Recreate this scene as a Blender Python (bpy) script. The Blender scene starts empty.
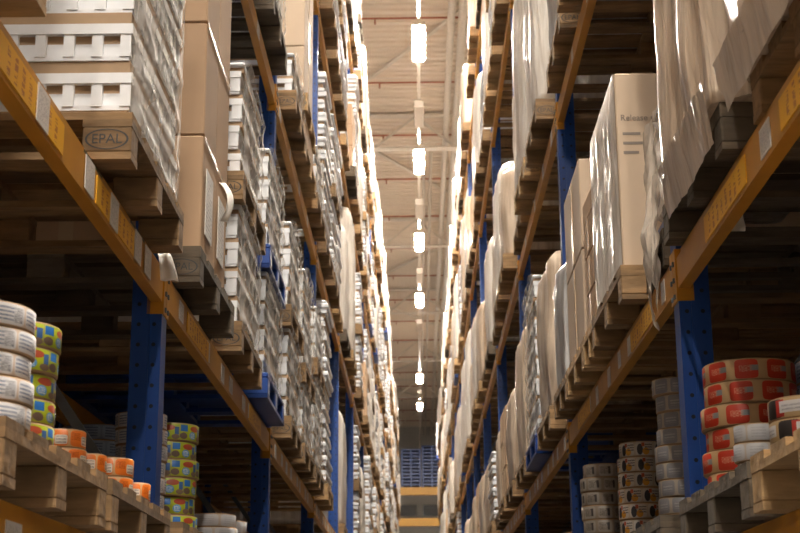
import bpy, math, random
from mathutils import Vector, Matrix, noise
random.seed(7)
SC = bpy.context.scene
COL = SC.collection
PI = math.pi

# ------------------------------------------------------------------ camera, world, exposure
ZC = 1.5                                  # eye height; H values below are measured from the eye
F_PX = 1440.0
PITCH, YAW, ROLL = math.atan(396 / F_PX), math.radians(0.68), math.radians(0.4)
fw = Vector((-math.sin(YAW) * math.cos(PITCH), math.cos(YAW) * math.cos(PITCH), math.sin(PITCH)))
rt = Vector((math.cos(YAW), math.sin(YAW), 0))
up = rt.cross(fw)
rt, up = rt * math.cos(ROLL) - up * math.sin(ROLL), rt * math.sin(ROLL) + up * math.cos(ROLL)
cam_d = bpy.data.cameras.new('camera')
cam_d.sensor_width = 36.0
cam_d.lens = F_PX / 800.0 * 36.0
cam_d.clip_end = 300
cam_d.dof.use_dof = True
cam_d.dof.focus_distance = 5.6
cam_d.dof.aperture_fstop = 8.0
cam = bpy.data.objects.new('camera', cam_d)
COL.objects.link(cam)
cam.matrix_world = Matrix(((rt.x, up.x, -fw.x, 0), (rt.y, up.y, -fw.y, 0), (rt.z, up.z, -fw.z, ZC), (0, 0, 0, 1)))
SC.camera = cam

def proj(x, y, z):
    p = Vector((x, y, z - ZC)); d = max(p.dot(fw), .01)
    return 400 + F_PX * p.dot(rt) / d, 266.5 - F_PX * p.dot(up) / d, d

wd = bpy.data.worlds.new('world'); SC.world = wd; wd.use_nodes = True
wd.node_tree.nodes['Background'].inputs[0].default_value = (1.0, .82, .62, 1)
wd.node_tree.nodes['Background'].inputs[1].default_value = .01
LAMP_POWER = 760.0
LAMP_COL = (1.0, .90, .78)
SC.view_settings.view_transform = 'Standard'
SC.view_settings.look = 'None'
SC.view_settings.exposure = 0.5
SC.view_settings.gamma = 1.0
SC.view_settings.use_curve_mapping = False
SC.cycles.max_bounces = 8
SC.cycles.transparent_max_bounces = 40
SC.cycles.sample_clamp_indirect = 6.0

# ------------------------------------------------------------------ materials
def nodes_of(m):
    m.use_nodes = True
    nt = m.node_tree
    return nt, nt.nodes, nt.links, nt.nodes['Principled BSDF']

def mat(name, col, rough=.6, metal=0.0, var=.15, scale=8.0, stretch=(1, 1, 1), bump=0.0, bscale=None, rnd=0.0, coat=0.0, spec=.5):
    m = bpy.data.materials.new(name)
    nt, N, L, P = nodes_of(m)
    P.inputs['Roughness'].default_value = rough
    P.inputs['Metallic'].default_value = metal
    P.inputs['Coat Weight'].default_value = coat
    P.inputs['Coat Roughness'].default_value = .15
    P.inputs['Specular IOR Level'].default_value = spec
    tc = N.new('ShaderNodeTexCoord'); mp = N.new('ShaderNodeMapping')
    mp.inputs['Scale'].default_value = stretch
    L.new(tc.outputs['Object'], mp.inputs[0])
    oi = N.new('ShaderNodeObjectInfo')
    no = N.new('ShaderNodeTexNoise'); no.noise_dimensions = '4D'
    no.inputs['Scale'].default_value = scale; no.inputs['Detail'].default_value = 5
    L.new(mp.outputs[0], no.inputs['Vector'])
    mu = N.new('ShaderNodeMath'); mu.operation = 'MULTIPLY'; mu.inputs[1].default_value = 37.0
    L.new(oi.outputs['Random'], mu.inputs[0]); L.new(mu.outputs[0], no.inputs['W'])
    rp = N.new('ShaderNodeMapRange'); rp.inputs[1].default_value = .25; rp.inputs[2].default_value = .75
    rp.inputs[3].default_value = 1 - var; rp.inputs[4].default_value = 1 + var
    L.new(no.outputs[0], rp.inputs[0])
    r2 = N.new('ShaderNodeMapRange'); r2.inputs[3].default_value = 1 - rnd; r2.inputs[4].default_value = 1 + rnd
    L.new(oi.outputs['Random'], r2.inputs[0])
    m2 = N.new('ShaderNodeMath'); m2.operation = 'MULTIPLY'
    L.new(rp.outputs[0], m2.inputs[0]); L.new(r2.outputs[0], m2.inputs[1])
    vm = N.new('ShaderNodeVectorMath'); vm.operation = 'SCALE'; vm.inputs[0].default_value = col
    L.new(m2.outputs[0], vm.inputs['Scale']); L.new(vm.outputs[0], P.inputs['Base Color'])
    if bump:
        nb = no
        if bscale:
            nb = N.new('ShaderNodeTexNoise'); nb.inputs['Scale'].default_value = bscale; nb.inputs['Detail'].default_value = 4
            L.new(mp.outputs[0], nb.inputs['Vector'])
        b = N.new('ShaderNodeBump'); b.inputs['Strength'].default_value = bump; b.inputs['Distance'].default_value = .02
        L.new(nb.outputs[0], b.inputs['Height']); L.new(b.outputs[0], P.inputs['Normal'])
    return m

M = {}
M['wood'] = mat('pallet wood', (.225, .138, .064), .8, var=.35, scale=9, stretch=(1, 4, 4), bump=.3, rnd=.3)
M['wood_pale'] = mat('pale pallet wood', (.37, .235, .108), .8, var=.28, scale=9, stretch=(1, 4, 4), bump=.25, rnd=.15)
M['wood_dark'] = mat('weathered pallet wood', (.095, .072, .048), .85, var=.35, scale=9, stretch=(1, 4, 4), bump=.3, rnd=.2)
M['blue_plastic'] = mat('blue plastic', (.008, .05, .24), .4, var=.12)
M['post'] = mat('blue rack paint', (.006, .052, .25), .45, var=.12, scale=3)
M['beam'] = mat('ochre rack paint', (.50, .225, .018), .42, var=.14, scale=6)
M['beam_far'] = M['beam']
M['steel'] = mat('galvanised steel', (.13, .145, .16), .5, metal=.3, var=.2, scale=12)
M['tray'] = mat('white tray plastic', (.74, .76, .79), .45, var=.05, scale=20, rnd=.06)
M['tan'] = mat('tan tray liner', (.40, .27, .16), .7, var=.15, scale=12, rnd=.15)
M['carton'] = mat('brown cardboard', (.42, .275, .165), .75, var=.07, scale=4, rnd=.1)
M['carton_pale'] = mat('pale cardboard', (.52, .40, .29), .7, var=.07, scale=4, rnd=.08)
M['tape'] = mat('packing tape', (.52, .38, .24), .25, var=.04)
M['black_ink'] = mat('black print', (.03, .03, .03), .6, var=0)
M['grey_ink'] = mat('grey print', (.22, .18, .15), .6, var=0)
M['core'] = mat('cardboard core', (.38, .25, .14), .8)
M['pipe'] = mat('painted pipe', (.56, .48, .40), .5, var=.06)
M['red_pipe'] = mat('red sprinkler pipe', (.34, .10, .045), .45, var=.1)
M['girder'] = mat('painted girder', (.62, .54, .45), .55, var=.08)
M['floor'] = mat('grey concrete', (.085, .08, .075), .55, var=.2, scale=.8, bump=.05)
M['wall'] = mat('wall sheet', (.42, .40, .37), .6, var=.08, scale=.5)
M['white_paint'] = mat('white panel', (.84, .82, .78), .5, var=.05)
M['glassgrey'] = mat('grey glazing', (.16, .17, .18), .2, var=.3, scale=1.2)
M['yellow'] = mat('yellow rail paint', (.62, .31, .025), .45, var=.08)
M['roof'] = mat('roof sheet', (.72, .60, .48), .5, var=.05, scale=.6)

def film_mat(name, col, lo, hi, scale, stretch, rough=.22):
    m = bpy.data.materials.new(name)
    nt, N, L, P = nodes_of(m)
    P.inputs['Base Color'].default_value = (*col, 1)
    P.inputs['Roughness'].default_value = rough
    P.inputs['Specular IOR Level'].default_value = .8
    tc = N.new('ShaderNodeTexCoord'); mp = N.new('ShaderNodeMapping'); mp.inputs['Scale'].default_value = stretch
    no = N.new('ShaderNodeTexNoise'); no.inputs['Scale'].default_value = scale; no.inputs['Detail'].default_value = 4
    rp = N.new('ShaderNodeMapRange'); rp.inputs[1].default_value = .3; rp.inputs[2].default_value = .7
    rp.inputs[3].default_value = lo; rp.inputs[4].default_value = hi
    tr = N.new('ShaderNodeBsdfTransparent'); tr.inputs[0].default_value = (1, .985, .96, 1)
    mx = N.new('ShaderNodeMixShader')
    b = N.new('ShaderNodeBump'); b.inputs['Strength'].default_value = .3; b.inputs['Distance'].default_value = .02
    L.new(tc.outputs['Object'], mp.inputs[0]); L.new(mp.outputs[0], no.inputs['Vector'])
    L.new(no.outputs[0], rp.inputs[0]); L.new(rp.outputs[0], mx.inputs[0])
    L.new(no.outputs[0], b.inputs['Height']); L.new(b.outputs[0], P.inputs['Normal'])
    L.new(tr.outputs[0], mx.inputs[1]); L.new(P.outputs[0], mx.inputs[2])
    L.new(mx.outputs[0], N['Material Output'].inputs[0])
    return m
M['film'] = film_mat('stretch film', (.90, .89, .87), .12, .42, 9, (1, 1, .5), .42)
M['film_torn'] = film_mat('torn film', (.86, .78, .68), .45, .9, 18, (1, 1, .6))

def wrap_mat(name, col, dark, rough=.32, fold=5.0):
    """film-wrapped goods: vertical folds in the relief, colour turns darker where the fold noise is low"""
    m = bpy.data.materials.new(name)
    nt, N, L, P = nodes_of(m)
    tc = N.new('ShaderNodeTexCoord'); oi = N.new('ShaderNodeObjectInfo')
    mp = N.new('ShaderNodeMapping'); mp.inputs['Scale'].default_value = (fold, fold, .45)
    no = N.new('ShaderNodeTexNoise'); no.noise_dimensions = '4D'
    no.inputs['Scale'].default_value = 3.2; no.inputs['Detail'].default_value = 5; no.inputs['Distortion'].default_value = .6
    mu = N.new('ShaderNodeMath'); mu.operation = 'MULTIPLY'; mu.inputs[1].default_value = 50.0
    L.new(oi.outputs['Random'], mu.inputs[0]); L.new(mu.outputs[0], no.inputs['W'])
    L.new(tc.outputs['Object'], mp.inputs[0]); L.new(mp.outputs[0], no.inputs['Vector'])
    n2 = N.new('ShaderNodeTexNoise'); n2.inputs['Scale'].default_value = 22; n2.inputs['Detail'].default_value = 3
    mp2 = N.new('ShaderNodeMapping'); mp2.inputs['Rotation'].default_value = (.5, .5, 0); mp2.inputs['Scale'].default_value = (1, 1, .3)
    L.new(tc.outputs['Object'], mp2.inputs[0]); L.new(mp2.outputs[0], n2.inputs['Vector'])
    ad = N.new('ShaderNodeMath'); ad.operation = 'MULTIPLY_ADD'; ad.inputs[1].default_value = .35
    L.new(n2.outputs[0], ad.inputs[0]); L.new(no.outputs[0], ad.inputs[2])
    b = N.new('ShaderNodeBump'); b.inputs['Strength'].default_value = .6; b.inputs['Distance'].default_value = .03
    L.new(ad.outputs[0], b.inputs['Height']); L.new(b.outputs[0], P.inputs['Normal'])
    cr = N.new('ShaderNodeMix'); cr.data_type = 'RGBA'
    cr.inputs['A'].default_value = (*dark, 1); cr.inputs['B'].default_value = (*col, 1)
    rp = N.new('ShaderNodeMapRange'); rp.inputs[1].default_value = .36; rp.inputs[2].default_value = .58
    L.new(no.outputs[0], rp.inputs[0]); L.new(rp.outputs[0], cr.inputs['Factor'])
    L.new(cr.outputs['Result'], P.inputs['Base Color'])
    P.inputs['Roughness'].default_value = rough
    P.inputs['Coat Weight'].default_value = .5; P.inputs['Coat Roughness'].default_value = .2
    return m
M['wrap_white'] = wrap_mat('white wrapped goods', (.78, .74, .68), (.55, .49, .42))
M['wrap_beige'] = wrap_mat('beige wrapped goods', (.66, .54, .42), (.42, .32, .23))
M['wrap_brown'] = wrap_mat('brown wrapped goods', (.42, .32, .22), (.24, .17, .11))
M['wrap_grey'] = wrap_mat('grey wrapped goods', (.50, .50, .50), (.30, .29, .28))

def lamp_mat():
    m = bpy.data.materials.new('lit lamp diffuser')
    nt, N, L, P = nodes_of(m)
    P.inputs['Base Color'].default_value = (.9, .9, .9, 1)
    P.inputs['Emission Color'].default_value = (*LAMP_COL, 1)
    P.inputs['Emission Strength'].default_value = LAMP_POWER
    return m
M['lamp'] = lamp_mat()

def print_mat(name, back, n_around, elems, rough=.45, gap=.06, vmarg=.08):
    """flat print on a roll: u runs round it, v up it; elems are (shape, cx, cy, hw, hh, colour) in a label cell"""
    m = bpy.data.materials.new(name)
    nt, N, L, P = nodes_of(m)
    P.inputs['Roughness'].default_value = rough
    uv = N.new('ShaderNodeUVMap'); sp = N.new('ShaderNodeSeparateXYZ'); oi = N.new('ShaderNodeObjectInfo')
    L.new(uv.outputs[0], sp.inputs[0])
    def math_(op, a, b=None, c=None):
        n = N.new('ShaderNodeMath'); n.operation = op
        for i, v in enumerate((a, b, c)):
            if v is None: continue
            if isinstance(v, (int, float)): n.inputs[i].default_value = v
            else: L.new(v, n.inputs[i])
        return n.outputs[0]
    a = math_('FRACT', math_('MULTIPLY_ADD', sp.outputs[0], float(n_around), oi.outputs['Random']))
    b = sp.outputs[1]
    no = N.new('ShaderNodeTexNoise'); no.inputs['Scale'].default_value = 22
    cb = N.new('ShaderNodeCombineXYZ'); L.new(math_('MULTIPLY', a, .5), cb.inputs[0]); L.new(math_('MULTIPLY', b, 3.0), cb.inputs[1])
    L.new(cb.outputs[0], no.inputs['Vector']); no.inputs['Detail'].default_value = 0
    cur = None
    def mixin(fac, col):
        nonlocal cur
        mx = N.new('ShaderNodeMix'); mx.data_type = 'RGBA'
        if cur is None: mx.inputs['A'].default_value = (*back, 1)
        else: L.new(cur, mx.inputs['A'])
        mx.inputs['B'].default_value = (*col, 1)
        L.new(fac, mx.inputs['Factor']); cur = mx.outputs['Result']
    for (sh, cx, cy, hw, hh, col) in elems:
        du = math_('DIVIDE', math_('SUBTRACT', a, cx), hw); dv = math_('DIVIDE', math_('SUBTRACT', b, cy), hh)
        if sh == 'e':
            r = math_('ADD', math_('POWER', math_('ABSOLUTE', du), 2.0), math_('POWER', math_('ABSOLUTE', dv), 2.0))
            f = math_('LESS_THAN', r, 1.0)
        elif sh == 'q':
            r = math_('ADD', math_('POWER', math_('ABSOLUTE', du), 6.0), math_('POWER', math_('ABSOLUTE', dv), 6.0))
            f = math_('LESS_THAN', r, 1.0)
        else:
            f = math_('MULTIPLY', math_('LESS_THAN', math_('ABSOLUTE', du), 1.0), math_('LESS_THAN', math_('ABSOLUTE', dv), 1.0))
            if sh == 't':
                f = math_('MULTIPLY', f, math_('GREATER_THAN', no.outputs[0], .52))
            if sh == 'l':     # lines of small print
                f = math_('MULTIPLY', f, math_('GREATER_THAN', math_('SINE', math_('MULTIPLY', b, 34.0)), -.1))
                f = math_('MULTIPLY', f, math_('GREATER_THAN', no.outputs[0], .40))
        mixin(f, col)
    L.new(cur, P.inputs['Base Color'])
    return m
CREAM = (.66, .50, .36)
PRINT = {
 'white': print_mat('print white text', (.66, .54, .44), 9, [('q', .5, .5, .47, .485, (.72, .72, .74)), ('l', .35, .55, .28, .36, (.20, .25, .36)), ('t', .78, .5, .14, .36, (.16, .18, .22))]),
 'lime': print_mat('print lime', (.34, .26, .14), 6, [('r', .5, .5, .49, .485, (.40, .48, .02)), ('r', .16, .74, .13, .20, (.02, .15, .48)), ('e', .62, .74, .22, .18, (.36, .06, .025)), ('e', .52, .32, .15, .24, (.10, .30, .60)), ('e', .14, .26, .14, .2, (.16, .11, .09)), ('r', .90, .55, .07, .24, (.04, .12, .34)), ('e', .86, .18, .13, .16, (.22, .15, .11)), ('t', .52, .32, .1, .16, (.7, .75, .8))]),
 'orange': print_mat('print orange', (.60, .36, .17), 5, [('q', .5, .5, .46, .485, (.72, .17, .012)), ('t', .26, .62, .18, .22, (.40, .06, .005)), ('q', .72, .40, .22, .28, (.66, .60, .52)), ('l', .72, .40, .18, .22, (.30, .26, .24))]),
 'bluegrey': print_mat('print blue grey', (.20, .28, .42), 9, [('q', .5, .5, .46, .485, (.26, .35, .50)), ('l', .5, .5, .34, .34, (.08, .12, .22))]),
 'red': print_mat('print red', (.50, .33, .17), 9, [('q', .42, .5, .36, .485, (.50, .035, .012)), ('r', .66, .55, .13, .14, (.24, .24, .25)), ('t', .40, .52, .2, .16, (.60, .25, .16))]),
 'pale': print_mat('print pale', (.50, .44, .38), 6, [('q', .5, .5, .46, .485, (.52, .53, .56)), ('l', .5, .5, .3, .3, (.42, .43, .46))]),
 'blackred': print_mat('print black red', (.48, .34, .18), 5, [('q', .3, .5, .24, .485, (.03, .025, .025)), ('r', .47, .5, .10, .44, (.42, .03, .02)), ('r', .72, .55, .26, .30, (.60, .60, .62)), ('l', .72, .5, .2, .2, (.35, .36, .4))]),
 'grey': print_mat('print grey', (.46, .40, .33), 8, [('q', .5, .5, .42, .485, (.27, .27, .29)), ('l', .5, .5, .3, .24, (.42, .42, .44))]),
 'amber': print_mat('print amber', (.50, .42, .32), 8, [('q', .5, .5, .47, .485, (.55, .52, .48)), ('e', .28, .45, .16, .40, (.03, .03, .04)), ('e', .60, .30, .18, .26, (.62, .30, .03)), ('l', .75, .62, .2, .26, (.12, .10, .10)), ('r', .45, .8, .08, .14, (.45, .08, .03))]),
 'brown': print_mat('print brown', (.34, .28, .22), 8, [('q', .5, .5, .42, .485, (.42, .38, .33)), ('t', .4, .5, .3, .3, (.10, .08, .07)), ('r', .7, .5, .07, .3, (.07, .06, .06))]),
}
# flat label paper for beams and cartons: small lines of type and a bar code
def paper_mat(name, base, ink, sc=90):
    m = bpy.data.materials.new(name); nt, N, L, P = nodes_of(m)
    P.inputs['Roughness'].default_value = .5
    uv = N.new('ShaderNodeUVMap'); sp = N.new('ShaderNodeSeparateXYZ'); L.new(uv.outputs[0], sp.inputs[0])
    def math_(op, a, b=None):
        n = N.new('ShaderNodeMath'); n.operation = op
        for i, v in enumerate((a, b)):
            if v is None: continue
            if isinstance(v, (int, float)): n.inputs[i].default_value = v
            else: L.new(v, n.inputs[i])
        return n.outputs[0]
    no = N.new('ShaderNodeTexNoise'); no.inputs['Scale'].default_value = 14; no.inputs['Detail'].default_value = 0
    oi = N.new('ShaderNodeObjectInfo'); no.noise_dimensions = '4D'; L.new(math_('MULTIPLY', oi.outputs['Random'], 40.0), no.inputs['W'])
    L.new(uv.outputs[0], no.inputs['Vector'])
    ln = math_('GREATER_THAN', math_('SINE', math_('MULTIPLY', sp.outputs[1], float(sc))), .25)
    f = math_('MULTIPLY', ln, math_('GREATER_THAN', no.outputs[0], .5))
    ins = math_('MULTIPLY', math_('LESS_THAN', math_('ABSOLUTE', math_('SUBTRACT', sp.outputs[0], .5)), .4), math_('LESS_THAN', math_('ABSOLUTE', math_('SUBTRACT', sp.outputs[1], .5)), .42))
    mx = N.new('ShaderNodeMix'); mx.data_type = 'RGBA'; mx.inputs['A'].default_value = (*base, 1); mx.inputs['B'].default_value = (*ink, 1)
    L.new(math_('MULTIPLY', f, ins), mx.inputs['Factor']); L.new(mx.outputs['Result'], P.inputs['Base Color'])
    return m
M['paper'] = paper_mat('white label paper', (.66, .63, .60), (.36, .34, .34))
M['yellow_sign'] = paper_mat('yellow sign foil', (.80, .42, .015), (.45, .14, .02), 60)
M['green_sign'] = paper_mat('dark sign foil', (.05, .05, .035), (.22, .30, .06), 50)

def post_mat():
    m = mat('perforated blue paint', (.006, .052, .25), .42, var=.1, scale=3)
    nt, N, L, P = nodes_of(m)
    tc = N.new('ShaderNodeTexCoord'); sp = N.new('ShaderNodeSeparateXYZ'); L.new(tc.outputs['Object'], sp.inputs[0])
    def math_(op, a, b=None):
        n = N.new('ShaderNodeMath'); n.operation = op
        for i, v in enumerate((a, b)):
            if v is None: continue
            if isinstance(v, (int, float)): n.inputs[i].default_value = v
            else: L.new(v, n.inputs[i])
        return n.outputs[0]
    z = math_('SUBTRACT', math_('MODULO', math_('ADD', sp.outputs[2], 5.0), .075), .0375)
    x = math_('SUBTRACT', math_('MODULO', math_('ADD', math_('ABSOLUTE', sp.outputs[0]), .0), .056), .028)
    r = math_('ADD', math_('MULTIPLY', z, z), math_('MULTIPLY', x, x))
    f = math_('LESS_THAN', r, .000055)
    old = P.inputs['Base Color'].links[0].from_socket
    mx = N.new('ShaderNodeMix'); mx.data_type = 'RGBA'; mx.inputs['B'].default_value = (.002, .004, .012, 1)
    L.new(old, mx.inputs['A']); L.new(f, mx.inputs['Factor']); L.new(mx.outputs['Result'], P.inputs['Base Color'])
    return m
M['post_holes'] = post_mat()

# ------------------------------------------------------------------ mesh helpers
class MB:
    def __init__(s): s.v = []; s.f = []; s.mi = []; s.uv = {}; s.mats = []; s.sm = set()
    def m(s, name):
        mm = M[name] if isinstance(name, str) else name
        if mm not in s.mats: s.mats.append(mm)
        return s.mats.index(mm)
    def face(s, idx, mi, uv=None, smooth=False):
        if uv: s.uv[len(s.f)] = uv
        if smooth: s.sm.add(len(s.f))
        s.f.append(tuple(idx)); s.mi.append(mi)
    def box(s, x0, x1, y0, y1, z0, z1, m, mx=None):
        i = len(s.v); k = s.m(m)
        if x0 > x1: x0, x1 = x1, x0
        pts = [(x, y, z) for z in (z0, z1) for y in (y0, y1) for x in (x0, x1)]
        if mx: pts = [tuple(mx @ Vector(p)) for p in pts]
        s.v += pts
        for q in ((0, 2, 3, 1), (4, 5, 7, 6), (0, 1, 5, 4), (2, 6, 7, 3), (0, 4, 6, 2), (1, 3, 7, 5)):
            s.face([i + a for a in q], k, [(0, 0), (1, 0), (1, 1), (0, 1)] if q in ((0, 1, 5, 4), (1, 3, 7, 5)) else None)
        return s
    def chamfer(s, x0, x1, y0, y1, z0, z1, c, m):
        """box with bevelled edges: 24 vertices"""
        i = len(s.v); k = s.m(m)
        if x0 > x1: x0, x1 = x1, x0
        ring = lambda x0, x1, y0, y1, z: [(x0 + c, y0, z), (x1 - c, y0, z), (x1, y0 + c, z), (x1, y1 - c, z), (x1 - c, y1, z), (x0 + c, y1, z), (x0, y1 - c, z), (x0, y0 + c, z)]
        s.v += ring(x0 + c, x1 - c, y0 + c, y1 - c, z0) + ring(x0, x1, y0, y1, z0 + c) + ring(x0, x1, y0, y1, z1 - c) + ring(x0 + c, x1 - c, y0 + c, y1 - c, z1)
        for r in range(3):
            for j in range(8):
                a = i + r * 8 + j; b = i + r * 8 + (j + 1) % 8
                s.face((a, b, b + 8, a + 8), k)
        s.face([i + 7 - j for j in range(8)], k); s.face([i + 24 + j for j in range(8)], k)
        return s
    def bar(s, p, q, w, h, m, upv=(0, 0, 1)):
        p = Vector(p); q = Vector(q); d = (q - p); L = d.length; d /= L
        a = d.cross(Vector(upv))
        if a.length < 1e-4: a = d.cross(Vector((1, 0, 0)))
        a.normalize(); b = a.cross(d)
        mx = Matrix(((d.x, a.x, b.x, p.x), (d.y, a.y, b.y, p.y), (d.z, a.z, b.z, p.z), (0, 0, 0, 1)))
        return s.box(0, L, -w / 2, w / 2, -h / 2, h / 2, m, mx)
    def tube(s, pts, r, m, n=10):
        k = s.m(m); i0 = len(s.v)
        for t, p in enumerate(pts):
            p = Vector(p)
            d = (Vector(pts[min(t + 1, len(pts) - 1)]) - Vector(pts[max(t - 1, 0)])).normalized()
            a = d.cross(Vector((0, 0, 1)))
            if a.length < 1e-3: a = Vector((1, 0, 0))
            a.normalize(); b = a.cross(d)
            s.v += [tuple(p + (a * math.cos(2 * PI * j / n) + b * math.sin(2 * PI * j / n)) * r) for j in range(n)]
        for t in range(len(pts) - 1):
            for j in range(n):
                A = i0 + t * n + j; B = i0 + t * n + (j + 1) % n
                s.face((A, B, B + n, A + n), k, smooth=True)
        s.face([i0 + j for j in range(n)][::-1], k); s.face([i0 + (len(pts) - 1) * n + j for j in range(n)], k)
        return s
    def prism(s, poly, y0, y1, m, axis='y'):
        """poly = (x, z) outline, run along y (or (y, z) run along x)"""
        k = s.m(m); i = len(s.v); n = len(poly)
        for t in (y0, y1): s.v += [((a, t, b) if axis == 'y' else (t, a, b)) for a, b in poly]
        for j in range(n): s.face((i + j, i + (j + 1) % n, i + n + (j + 1) % n, i + n + j), k)
        s.face([i + j for j in range(n)][::-1], k); s.face([i + n + j for j in range(n)], k)
        return s
    def grid(s, fn, nu, nv, m, uvs=True):
        k = s.m(m); i = len(s.v)
        for b in range(nv + 1):
            for a in range(nu + 1): s.v.append(tuple(fn(a / nu, b / nv)))
        for b in range(nv):
            for a in range(nu):
                q = i + b * (nu + 1) + a
                s.face((q, q + 1, q + nu + 2, q + nu + 1), k, [(a / nu, b / nv), ((a + 1) / nu, b / nv), ((a + 1) / nu, (b + 1) / nv), (a / nu, (b + 1) / nv)] if uvs else None, smooth=True)
        return s
    def add_mesh(s, me, mx):
        i = len(s.v); s.v += [tuple(mx @ v.co) for v in me.vertices]
        ks = [s.m(mm) for mm in me.materials]
        flip = mx.determinant() < 0
        for p in me.polygons:
            vs = [i + t for t in p.vertices]
            s.face(vs[::-1] if flip else vs, ks[p.material_index] if ks else 0, smooth=p.use_smooth)
    def mesh(s, name):
        me = bpy.data.meshes.new(name); me.from_pydata(s.v, [], s.f)
        for mm in s.mats: me.materials.append(mm)
        me.polygons.foreach_set('material_index', s.mi)
        if s.sm: me.polygons.foreach_set('use_smooth', [i in s.sm for i in range(len(s.f))])
        if s.uv:
            ul = me.uv_layers.new(name='UVMap')
            for fi, u in s.uv.items():
                ls = me.polygons[fi].loop_start
                for t, c in enumerate(u): ul.data[ls + t].uv = c
        me.update()
        return me

def link(name, me, parent=None, loc=(0, 0, 0), rz=0.0, scale=None):
    o = bpy.data.objects.new(name, me); COL.objects.link(o)
    o.location = loc; o.rotation_euler = (0, 0, rz)
    if scale: o.scale = scale
    if parent: o.parent = parent
    return o
def tag(o, label=None, cat=None, group=None, kind=None):
    if label: o['label'] = label
    if cat: o['category'] = cat
    if group: o['group'] = group
    if kind: o['kind'] = kind
    return o
def empty(name, loc, rz=0.0, scale=None):
    o = bpy.data.objects.new(name, None); COL.objects.link(o); o.location = loc; o.rotation_euler = (0, 0, rz)
    o.empty_display_size = .1
    if scale: o.scale = scale
    return o
ORD = ['first', 'second', 'third', 'fourth', 'fifth', 'sixth', 'seventh', 'eighth', 'ninth', 'tenth', 'eleventh', 'twelfth', 'thirteenth', 'fourteenth', 'fifteenth', 'sixteenth', 'seventeenth', 'eighteenth', 'nineteenth', 'twentieth'] + ['twenty-' + q for q in ('first', 'second', 'third', 'fourth', 'fifth', 'sixth', 'seventh', 'eighth', 'ninth')] + ['thirtieth']
def ordn(i): return ORD[min(max(i, 0), 29)]

# ------------------------------------------------------------------ layout numbers
XF = .925                                  # rack face
BAY = 3.83
Y0 = {-1: 5.12, 1: 5.0}                    # first upright in view
NB = 16                                    # last upright index
LEV = {-1: [.215, 1.27, 3.57, 6.07, 8.55], 1: [.215, 1.27, 3.37, 6.05, 8.55]}   # underside of beams above the eye
BH = .145
SIDE = {-1: 'left', 1: 'right'}
ROOF = 14.6

# ------------------------------------------------------------------ the setting
mb = MB(); mb.box(-7, 7, -14, 92, -.1, 0, 'floor'); tag(link('floor', mb.mesh('floor')), kind='structure')
for sd, nm in ((-1, 'wall_left'), (1, 'wall_right')):
    mb = MB(); mb.box(sd * 7, sd * 7.2, -14, 92, 0, ZC + ROOF + .4, 'wall'); tag(link(nm, mb.mesh(nm)), kind='structure')
mb = MB(); mb.box(-7, 7, 92, 92.2, 0, ZC + ROOF + .4, 'wall'); tag(link('wall_end', mb.mesh('wall_end')), kind='structure')
# corrugated roof sheet: ribs run across the aisle
mb = MB(); k = mb.m('roof'); pit = .30; y = -14.0; prof = []
while y < 92:
    prof += [(y, 0), (y + .15, 0), (y + .175, .055), (y + .275, .055)]
    y += pit
i = 0
for (yy, zz) in prof: mb.v += [(-7, yy, ZC + ROOF + zz), (7, yy, ZC + ROOF + zz)]
for j in range(len(prof) - 1): mb.face((2 * j, 2 * j + 2, 2 * j + 3, 2 * j + 1), k)
tag(link('ceiling', mb.mesh('ceiling')), kind='structure')

# end wall: white doors with grey glazing under yellow rails
YE = 88.0
def at_end(px, py, Y=YE):
    v = fw * F_PX + rt * (px - 400) - up * (py - 266.5); v *= Y / v.y
    return v.x, v.z + ZC
xl, z1 = at_end(396, 498, 91.9); xr, z0 = at_end(444, 533, 91.9)
door = empty('door_1', ((xl + xr) / 2, 91.95, 0)); tag(door, kind='structure')
mb = MB(); mb.box(-2.2, 2.2, -.06, .0, 0, at_end(420, 494, 91.9)[1], 'white_paint'); link('door_leaf', mb.mesh('door_leaf'), door)
for s in (-1, 1):
    mb = MB(); zz0 = at_end(420, 516, 91.9)[1]; zz1 = at_end(420, 505, 91.9)[1]
    mb.box(s * .2, s * 1.28, -.09, -.06, zz0, zz1, 'glassgrey'); link('pane', mb.mesh('pane'), door)
    mb = MB()
    for a in (.14, 1.28): mb.box(s * a, s * (a + .06), -.10, -.06, zz0 - .06, zz1 + .06, 'white_paint')
    mb.box(s * .14, s * 1.34, -.10, -.06, zz1, zz1 + .06, 'white_paint'); mb.box(s * .14, s * 1.34, -.10, -.06, zz0 - .06, zz0, 'white_paint')
    link('pane_frame', mb.mesh('pane_frame'), door)

# ------------------------------------------------------------------ racks
def post_mesh():
    mb = MB()   # C-shaped post: web on the aisle side, two flanges, lips
    H = ZC + 9.7
    mb.prism([(-.055, 0), (.055, 0), (.055, .001), (-.055, .001)], -.05, .05, 'steel')
    for x0, x1, y0, y1 in ((-.055, .055, -.05, -.045), (-.055, .055, .045, .05), (-.055, -.05, -.045, .045), (.05, .055, -.045, -.025), (.05, .055, .025, .045)):
        mb.box(x0, x1, y0, y1, 0, H, 'post_holes')
    # raised rib down both flanges
    for y in (-.054, .05): mb.box(-.012, .012, y, y + .004, 0, H, 'post')
    mb.box(-.054, .054, -.049, .049, 0, .012, 'post')
    return mb.mesh('post')
POST = post_mesh()
def brace_mesh(x0, x1):
    out = []
    for m_ in range(-1, 8):
        z = ZC + .55 + 1.175 * m_; f = m_ % 2 == 0
        mb = MB(); mb.bar((x0 if f else x1, 0, z), (x1 if f else x0, 0, z + 1.175), .035, .02, 'steel', (0, 1, 0)); out.append(mb.mesh('diagonal_brace'))
    mb = MB()
    for z in (.2, 4.2, 8.0, 11.0): mb.bar((x0, 0, z), (x1, 0, z), .035, .03, 'steel')
    return out, mb.mesh('cross_brace')
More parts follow.
